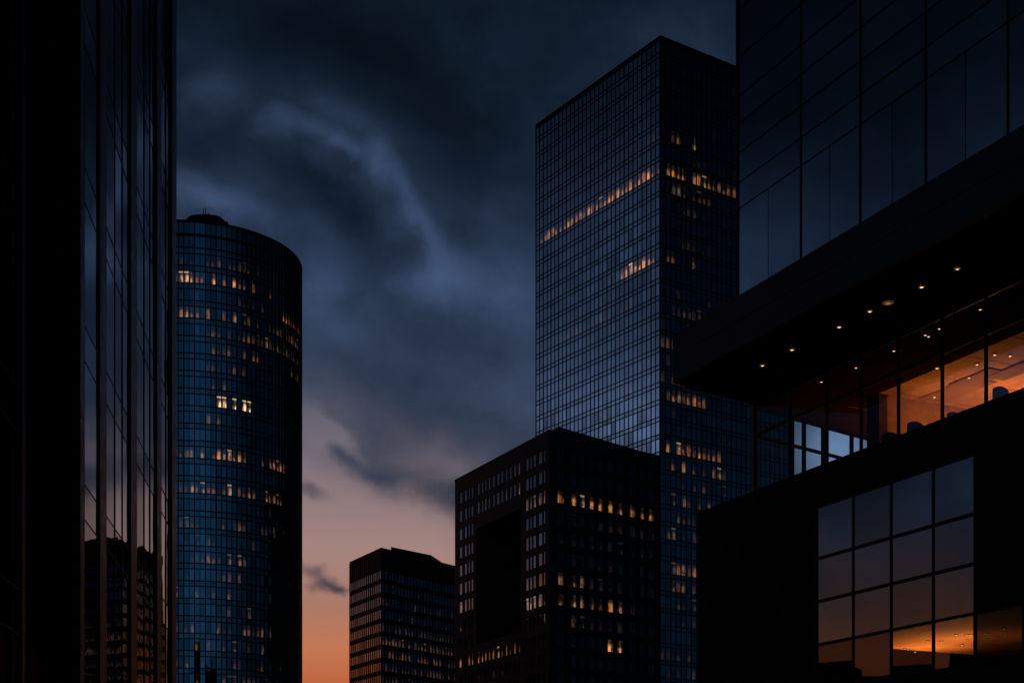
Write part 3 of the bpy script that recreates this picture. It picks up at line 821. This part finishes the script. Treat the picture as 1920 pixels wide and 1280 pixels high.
    so.poly([Vector((*p, z_sb+.01)) for p in reversed([E0, w.P(s_r, 0, o_f-.02).xy, w.P(s_r, 0, -.02).xy, O.copy(), O+e*12, E0+e*14])], M_soffit)
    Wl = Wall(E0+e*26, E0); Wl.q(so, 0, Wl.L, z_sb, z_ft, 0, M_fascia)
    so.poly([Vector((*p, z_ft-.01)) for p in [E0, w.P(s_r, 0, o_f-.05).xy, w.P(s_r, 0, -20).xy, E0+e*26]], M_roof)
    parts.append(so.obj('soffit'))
    # upper facade panes
    o_u = o_f-.12
    GU = glass('upper_dark_glass', (.27, .31, .33, 1), .02, .006, .006, litk=0, wscale=.2, body=(.003, .004, .006, 1))
    s1 = S(1383, o_u); ux = [1383, 1502, 1613, 1736, 1890]
    ue = [S(p, o_u) for p in ux]; m4 = (ue[-1]-ue[0])/4
    ue = [ue[0]+m4*i for i in range(0, 16)]
    ue[1], ue[2], ue[3], ue[4] = [S(p, o_u) for p in ux[1:]]
    uh = [z_ft+.02] + [h+EYE for h in (27.85, 29.0, 30.3, 31.6, 32.8, 34.5, 36.6, 38.8, 42.6, 43.8, 47.6, 48.8, 52.6)]
    ub = MB(); Uw = w
    for i in range(len(ue)-1):
        if ue[i] > s_r: break
        for j in range(len(uh)-1):
            a, b = ue[i], min(ue[i+1], s_r); h0, h1 = uh[j], uh[j+1]
            if proj(w.P(a, h0, o_u))[1] < -60 and j > 6: 
                w.q(ub, a, b, h0, h1, o_u, GU, rp(), True); continue
            mb = MB()
            if h1-h0 > 3: 
                mid = (a+b)/2
                w.q(mb, a+.03, mid-.02, h0+.03, h1-.03, o_u, GU, (0, .5+.05*R.random(), .5*R.random()), True); w.q(mb, mid+.02, b-.03, h0+.03, h1-.03, o_u, GU, rp(), True)
            else: w.q(mb, a+.03, b-.03, h0+.03, h1-.03, o_u, GU, rp(), True)
            x = mb.obj('window'); keep([x], root)
    w.q(ub, ue[0], s_r, z_ft, uh[-1], o_u-.06, M_frame_black)
    U0 = w.P(ue[0], 0, o_u).xy; wu = Wall(U0+e*30, U0); wu.q(ub, 0, wu.L, z_ft, uh[-1], 0, M_dark_panel)
    UR = w.P(s_r, 0, o_u).xy
    wu2 = Wall(UR+e*30, U0+e*30); wu2.q(ub, 0, wu2.L, z_ft, uh[-1], 0, M_dark_panel); wu3 = Wall(UR, UR+e*30); wu3.q(ub, 0, wu3.L, 0, uh[-1], 0, M_dark_panel)
    ub.poly([Vector((*p, uh[-1])) for p in (U0, UR, UR+e*30, U0+e*30)], M_roof)
    parts.append(ub.obj('upper_wall'))
    um = MB()
    for s in ue: 
        if s < s_r: w.box(um, s-.02, s+.02, z_ft, uh[-1], o_u-.03, o_u+.05, M_frame_black)
    for h in uh[1:]: w.box(um, ue[0], s_r, h-.02, h+.02, o_u-.03, o_u+.02, M_frame_black)
    w.box(um, ue[0]-.04, ue[0]+.05, z_ft, uh[-1], o_u-.1, o_u+.07, M_fascia)
    parts.append(um.obj('window_frame'))
    keep(parts, root)
    return w, S, fl
w_right, S_right, floor_right = near_right()

# ---- armchairs standing at the windows of the lit storey (only their rounded backs show above the sill)
def lathe_arc(mb, c, r, a0, a1, z0, z1, th, m, n=12):
    prev = None
    for i in range(n+1):
        a = a0+(a1-a0)*i/n; hh = z1 - (z1-z0)*.28*(abs(2*i/n-1)**3)
        p = [(c.x+math.cos(a)*r, c.y+math.sin(a)*r), (c.x+math.cos(a)*(r+th), c.y+math.sin(a)*(r+th)), hh]
        if prev:
            (a1_, b1_, h1_), (a2_, b2_, h2_) = prev, p
            mb.quad((*b1_, z0), (*b2_, z0), (*b2_, h2_), (*b1_, h1_), m); mb.quad((*a2_, z0), (*a1_, z0), (*a1_, h1_), (*a2_, h2_), m)
            mb.quad((*a1_, h1_), (*b1_, h1_), (*b2_, h2_), (*a2_, h2_), m)
        prev = p
M_cloth = simple('charcoal_upholstery', (.02, .016, .016, 1), .8, .2, 0, .2, 3.)
labs = ['small round-backed dark armchair, leftmost at the lit windows', 'largest round-backed dark armchair silhouetted behind the lit windows',
        'dark armchair by the window mullion in the brightest orange pane', 'square-topped dark armchair behind the rightmost lit pane']
for i, (px, dd, r, up) in enumerate(((1671, 1.5, .42, .95), (1718, 1.3, .38, .92), (1790, 1.6, .30, .84), (1878, 1.3, .34, 1.0))):
    p = w_right.P(S_right(px, -dd), floor_right, -dd)
    t = thing('armchair', labs[i], 'armchair', 'armchairs in the lit storey', tuple(p))
    ang = math.atan2(w_right.n.y, w_right.n.x)
    b = MB(); lathe_arc(b, p.xy, r-.09, ang-1.7, ang+1.7, floor_right+.25, floor_right+up, .1, M_cloth); o1 = b.obj('backrest')
    b = MB(); n = 16; b.prism([(p.x+math.cos(2*math.pi*k/n)*(r-.1), p.y+math.sin(2*math.pi*k/n)*(r-.1)) for k in range(n)], floor_right+.25, floor_right+.45, M_cloth); o2 = b.obj('seat')
    ol = []
    for k in range(4):
        a = math.pi/4+k*math.pi/2; q = (p.x+math.cos(a)*(r-.12), p.y+math.sin(a)*(r-.12)); b = MB()
        b.prism([(q[0]-.02, q[1]-.02), (q[0]+.02, q[1]-.02), (q[0]+.02, q[1]+.02), (q[0]-.02, q[1]+.02)], floor_right, floor_right+.25, M_frame_black); ol.append(b.obj('leg'))
    keep([o1, o2]+ol, t)

# ================================================================== low block down the street (left, seen in reflections)
def mirrored_block():
    A = Vector((-150, 30)); B = Vector((-125, 150)); n = 1
    w = Wall(A, B); H = 27.0; b = MB()
    root = thing('low_rise_block', 'low dark stone block with a roof hut, mirrored along the bottom of the right-hand windows', 'building', None, (-150, 90, 0))
    # faces the street on the right: wall runs so its normal points to +x
    w = Wall(A, B)
    w.q(b, 0, w.L, 0, H, 0, M_stone); back = -w.n*14
    for p, q in ((B, B+back), (B+back, A+back), (A+back, A)): ww = Wall(p, q); ww.q(b, 0, ww.L, 0, H, 0, M_stone)
    wo = b.obj('wall')
    r = MB(); r.poly([(p.x, p.y, H) for p in (A, B, B+back, A+back)], M_roof); w.box(r, 0, w.L, H, H+.8, -.4, .15, M_stone); ro = r.obj('roof')
    h = MB()
    for s0, s1, hh in ((30, 42, 6.), (52, 58, 3.2), (70, 90, 4.6), (104, 112, 3.)): w.box(h, s0, s1, H, H+hh, -9, -2, M_dark_panel)
    ho = h.obj('roof_hut')
    g = MB(); G = glass('street_block_glass', (.1, .1, .12, 1), litk=.35)
    for c in range(36):
        for j in range(7):
            s = 2+c*3.3; w.q(g, s, s+1.5, 2+j*3.5, 4+j*3.5, .03, G, rp(.5 if R.random() > .85 else 0), True)
    go = g.obj('window'); go['kind'] = 'stuff'
    keep([wo, ro, ho, go], root)
mirrored_block()
def slab_block():
    A = Vector((-152, 315)); B = Vector((-146, 440)); w = Wall(A, B); H = 73.
    root = thing('slab_block', 'dark tall slab block mirrored low in the left-hand windows of the brown stone block', 'building', None, (-155, 370, 0))
    b = MB(); back = -w.n*16
    for p, q in ((A, B), (B, B+back), (B+back, A+back), (A+back, A)): ww = Wall(p, q); ww.q(b, 0, ww.L, 0, H, 0, M_stone)
    wo = b.obj('wall'); r = MB(); r.poly([(p.x, p.y, H) for p in (A, B, B+back, A+back)], M_roof); w.box(r, 0, w.L, H, H+1, -.4, .15, M_stone)
    for s0, s1, hh in ((20, 34, 5), (60, 66, 8), (90, 110, 4)): w.box(r, s0, s1, H, H+hh, -10, -2, M_dark_panel)
    ro = r.obj('roof'); keep([wo, ro], root)
slab_block()

# ================================================================== ground, road, pavements
def sheet(name, pts, z, m):
    b = MB(); b.poly([(x, y, z) for x, y in pts], m); o = b.obj(name); o['kind'] = 'structure'; return o
sheet('ground', [(-4000, -1500), (4000, -1500), (4000, 6000), (-4000, 6000)], 0, M_conc)
sheet('road', [(-6, -60), (6, -60), (6, 190), (-6, 190)], .004, M_asph)
for x0, x1, nm in ((-10.5, -6, 'pavement'), (6, 10.5, 'pavement')):
    b = MB(); b.prism([(x0, -60), (x1, -60), (x1, 190), (x0, 190)], .004, .13, M_conc); o = b.obj(nm); o['kind'] = 'structure'
b = MB()
for i in range(40): b.poly([(-.08, -50+i*6, .008), (.08, -50+i*6, .008), (.08, -47+i*6, .008), (-.08, -47+i*6, .008)], simple('road_paint', (.7, .7, .68, 1), .6) if i == 0 else b.mats[0])
o = b.obj('road_marking'); o['kind'] = 'structure'

# ================================================================== sky
W = bpy.data.worlds.new('World'); bpy.context.scene.world = W; W.use_nodes = True
W.node_tree.nodes.clear(); nt = NT(W.node_tree)
out = nt.new('ShaderNodeOutputWorld')
tc = nt.new('ShaderNodeTexCoord'); d = nt.new('ShaderNodeSeparateXYZ', {0: tc.outputs['Generated']})
X, Y, Z = d.outputs
az = nt.m('ARCTAN2', X, Y)
hl = nt.m('MAXIMUM', nt.m('SQRT', nt.m('ADD', nt.m('MULTIPLY', X, X), nt.m('MULTIPLY', Y, Y))), .02)
te = nt.m('DIVIDE', Z, hl)
te = nt.m('MINIMUM', nt.m('MAXIMUM', te, -.2), 4.0)
# domain-warped sky coordinates (azimuth, tangent of elevation)
base3 = tc.outputs['Generated']
w1 = nt.new('ShaderNodeVectorMath', {0: nt.noise(base3, 5.0, 3, .55, True), 1: (.5, .5, .5)}, operation='SUBTRACT').outputs[0]
w2 = nt.new('ShaderNodeVectorMath', {0: nt.noise(base3, 22.0, 4, .6, True), 1: (.5, .5, .5)}, operation='SUBTRACT').outputs[0]
P0 = nt.new('ShaderNodeCombineXYZ', {0: az, 1: te, 2: 0.}).outputs[0]
P1 = nt.new('ShaderNodeVectorMath', {0: w1, 1: (.07, .06, 0), 2: P0}, operation='MULTIPLY_ADD').outputs[0]
P2 = nt.new('ShaderNodeVectorMath', {0: w2, 1: (.035, .03, 0), 2: P1}, operation='MULTIPLY_ADD').outputs[0]
def pxaz(x): return math.atan((x-CX)/F)
def pxte(x, y): return (HY-y)/F*math.cos(pxaz(x))
def blob(acc, x, y, rx, ry, rot, amp, warp=None, raw=False):
    """soft elliptical patch; centre/radii in photograph pixels (or az/tan-elevation when raw)"""
    if raw: cx, cy, sx, sy = x, y, rx, ry
    else: cx, cy, sx, sy = pxaz(x), pxte(x, y), rx/F, ry/F
    mp = nt.new('ShaderNodeMapping', {0: warp or P2, 1: (cx, cy, 0), 2: (0, 0, math.radians(rot)), 3: (sx, sy, 1)}, vector_type='TEXTURE')
    ln = nt.new('ShaderNodeVectorMath', {0: mp.outputs[0]}, operation='LENGTH').outputs['Value']
    g = nt.ss(ln, 1.0, 0.0)
    return nt.m('MULTIPLY_ADD', g, amp, acc)
# clear-sky glow near the horizon
def stop(v, *c): return (v/1.0, srgb(*c))
glow = nt.ramp(te, [stop(0, 120, 52, 34), stop(.08, 160, 78, 50), stop(.108, 190, 98, 60), stop(.135, 196, 118, 84), stop(.165, 170, 120, 102), stop(.205, 164, 132, 127), stop(.24, 142, 121, 124), stop(.28, 112, 105, 117), stop(.33, 72, 78, 98), stop(.42, 46, 58, 86), stop(.6, 20, 30, 50), stop(1.0, 8, 13, 24)])
# cloud cover
n_big = nt.noise(base3, 3.0, 5, .55); n_med = nt.noise(base3, 11.0, 5, .6); n_fin = nt.noise(base3, 40., 4, .6)
edge = nt.m('ADD', te, nt.m('MULTIPLY', az, -0.0))
sep = nt.new('ShaderNodeSeparateXYZ', {0: P2})
# diagonal underside of the deck inside the view: te > .305 + slope*az
azc = nt.m('MINIMUM', nt.m('MAXIMUM', sep.outputs[0], -.16), .05)
lim = nt.m('SUBTRACT', nt.m('MULTIPLY_ADD', azc, -.58, .214), nt.ss(az, -.45, -.95, 0., .145))          # boundary height
dv = nt.m('SUBTRACT', sep.outputs[1], lim)
dv = nt.m('ADD', dv, nt.m('MULTIPLY', nt.m('SUBTRACT', n_med, .5), .05))
dv = nt.m('ADD', dv, nt.m('MULTIPLY', nt.m('SUBTRACT', n_fin, .5), .035))
cover = nt.ss(dv, -.045, .07)
c2 = 0.0
for a in ((615, 1118, 62, 20, -8, .85), (590, 1092, 50, 18, -25, .65), (640, 1125, 30, 12, -5, .3), (592, 935, 62, 22, -12, .6), (690, 868, 100, 42, -32, .34), (740, 900, 150, 62, -28, .36), (800, 935, 130, 50, -26, .3), (720, 830, 90, 40, -30, .25), (645, 850, 50, 22, -30, .35), (840, 950, 80, 36, -20, .35),
          (600, 800, 80, 44, -35, -.55), (660, 830, 80, 26, -38, -.5)):
    c2 = blob(c2, *a)
cover = nt.m('ADD', cover, c2, clamp=True)
cover = nt.m('MINIMUM', nt.m('MAXIMUM', cover, 0.), .97)
# luminance of the deck (log2)
Lm = nt.m('MULTIPLY_ADD', nt.m('SUBTRACT', n_big, .5), .6, nt.m('MULTIPLY', nt.m('SUBTRACT', n_med, .5), 1.5))
mp = nt.new('ShaderNodeMapping', {0: P2, 2: (0, 0, math.radians(28)), 3: (8., 12., 1)}, vector_type='POINT').outputs[0]
st1 = nt.noise(mp, 1.0, 5, .62)
st2 = nt.noise(mp, 2.7, 5, .65)
ridge = nt.m('SUBTRACT', 1.0, nt.m('MULTIPLY', nt.m('ABSOLUTE', nt.m('SUBTRACT', st1, .5)), 7.0), clamp=True)
Lm = nt.m('MULTIPLY_ADD', nt.m('SUBTRACT', st1, .5), 1.3, Lm)
Lm = nt.m('MULTIPLY_ADD', nt.m('SUBTRACT', st2, .5), .7, Lm)
Lm = nt.m('MULTIPLY_ADD', nt.m('SUBTRACT', n_fin, .5), .3, Lm)
Lm = nt.m('ADD', Lm, nt.ss(te, .36, .58, 0.62, -1.05))
for a in ((383, 187, 110, 80, 10, .9), (345, 110, 120, 110, 0, .35), (354, 361, 110, 60, -20, .95), (440, 395, 110, 50, -30, .7), (600, 250, 280, 110, -22, .35),
          (485, 252, 60, 42, 20, .75), (520, 238, 75, 38, -8, .7), (585, 262, 80, 34, -22, .75), (640, 300, 75, 34, -32, .75), (690, 325, 60, 40, -50, .55), (700, 292, 55, 40, -50, .8), (728, 352, 70, 40, -50, .9), (765, 405, 75, 42, -50, .8), (800, 455, 75, 46, -60, .7), (820, 505, 70, 60, -70, .5), (835, 540, 130, 85, 10, .62), (880, 540, 180, 100, 10, .35), (650, 275, 190, 110, -35, .35), (770, 420, 130, 100, -50, .3),
          (640, 225, 110, 50, -20, .4), (378, 290, 90, 50, 0, -.45), (540, 330, 120, 44, -30, -.35), (610, 385, 150, 80, -30, -.75), (680, 460, 140, 80, -40, -.55), (740, 560, 110, 60, -30, -.2), (887, 283, 190, 150, -30, -.85), (780, 170, 200, 120, -15, -.85), (600, 60, 280, 120, -5, -1.05), (887, 460, 80, 70, -40, -.3),
          (600, 560, 90, 90, 0, .55), (630, 640, 140, 60, -25, .35), (863, 650, 160, 70, -20, -.35), (984, 560, 90, 130, 0, .35), (960, 760, 130, 90, 0, .3), (700, 760, 190, 60, -30, -.15), (1330, 80, 170, 140, 0, .9), (1180, 160, 170, 120, 0, .35), (960, 130, 150, 130, 0, .25)):
    Lm = blob(Lm, *a)
# off-picture sky (seen in the glass): west side brighter at mid height, dim low; behind the camera deep clear blue
for a in ((-1.30, .28, .24, .11, 0, 2.5), (-1.02, .40, .17, .13, 0, 2.3), (-1.15, .265, .2, .05, 0, -1.0), (-1.05, .195, .45, .07, 0, 1.7), (-1.29, .44, .16, .16, 0, .8), (.225, .275, .05, .05, 0, 2.5)):
    Lm = blob(Lm, *a, warp=P1, raw=True)
lum = nt.m('POWER', 2.0, Lm)
deck = nt.mix(nt.ss(Lm, -1.5, 1.3), srgb(24, 39, 57), srgb(35, 47, 68))
deck = nt.mix(nt.ss(te, .40, .22), deck, srgb(38, 46, 62))
lumv = nt.new('ShaderNodeCombineXYZ', {0: lum, 1: lum, 2: lum}).outputs[0]
deck = nt.mix(1.0, deck, lumv, 'MULTIPLY')
front = nt.mix(cover, glow, deck)
# dimmer glow away from the sunset azimuth
azs = nt.ss(nt.m('ABSOLUTE', nt.m('ADD', az, .12)), .3, 1.0, 1.0, .33)
front = nt.mix(1.0, front, nt.new('ShaderNodeCombineXYZ', {0: azs, 1: azs, 2: azs}).outputs[0], 'MULTIPLY')
azl = nt.m('MULTIPLY', nt.ss(az, -.9, -1.25), nt.ss(te, .2, .30))
up = nt.m('MULTIPLY_ADD', azl, 1.6, 1.0)
front = nt.mix(1.0, front, nt.new('ShaderNodeCombineXYZ', {0: up, 1: up, 2: up}).outputs[0], 'MULTIPLY')
rear_l = nt.ss(nt.m('ABSOLUTE', az), 1.9, 2.9, .16, .85)
rear_n = nt.m('MULTIPLY', rear_l, nt.ss(n_big, .3, .7, .6, 1.5))
rear = nt.ramp(te, [stop(0, 34, 54, 76), stop(.2, 34, 68, 96), stop(.35, 28, 61, 89), stop(.5, 14, 34, 55), stop(1.0, 6, 14, 24)])
rear = nt.mix(1.0, rear, nt.new('ShaderNodeCombineXYZ', {0: rear_n, 1: rear_n, 2: rear_n}).outputs[0], 'MULTIPLY')
isrear = nt.m('MAXIMUM', nt.ss(nt.m('ABSOLUTE', az), 1.6, 2.1), nt.ss(az, .75, 1.15))
allsky = nt.mix(isrear, front, rear)
SUN_EL = math.radians(1.0); SUN_AZ = math.radians(-8)
sk = nt.new('ShaderNodeTexSky', sky_type='NISHITA', sun_disc=False, sun_elevation=SUN_EL, sun_rotation=SUN_AZ, air_density=1.0, dust_density=2.0, ozone_density=3.0)
b1 = nt.new('ShaderNodeBackground', {'Color': allsky, 'Strength': 1.0}); b2 = nt.new('ShaderNodeBackground', {'Color': sk.outputs[0], 'Strength': .0006})
ad = nt.new('ShaderNodeAddShader'); nt.l.new(b1.outputs[0], ad.inputs[0]); nt.l.new(b2.outputs[0], ad.inputs[1]); nt.l.new(ad.outputs[0], out.inputs[0])
try: W.cycles.sampling_method = 'MANUAL'; W.cycles.sample_map_resolution = 512
except Exception: pass

# sun: last warm light low behind the skyline
sl = bpy.data.lights.new('sun', 'SUN'); sl.energy = .03; sl.angle = math.radians(3); sl.color = (1, .5, .3)
so = bpy.data.objects.new('sun', sl); C.objects.link(so)
dirv = Vector((math.sin(SUN_AZ)*math.cos(SUN_EL), math.cos(SUN_AZ)*math.cos(SUN_EL), math.sin(SUN_EL)))
so.rotation_euler = dirv.to_track_quat('Z', 'Y').to_euler(); so['kind'] = 'structure'

# ================================================================== camera
cam = bpy.data.cameras.new('camera'); co = bpy.data.objects.new('camera', cam); C.objects.link(co)
co.location = (0, 0, EYE); co.rotation_euler = (math.pi/2, 0, 0)
cam.sensor_width = 36; cam.lens = F/1920*36; cam.shift_y = (HY-640)/1920; cam.clip_end = 20000; cam.clip_start = .1
sc = bpy.context.scene; sc.camera = co
sc.view_settings.view_transform = 'Standard'; sc.view_settings.look = 'None'; sc.view_settings.exposure = 0; sc.view_settings.gamma = 1
sc.render.engine = 'CYCLES'; sc.cycles.max_bounces = 6; sc.cycles.use_denoising = True; sc.cycles.sample_clamp_indirect = 3
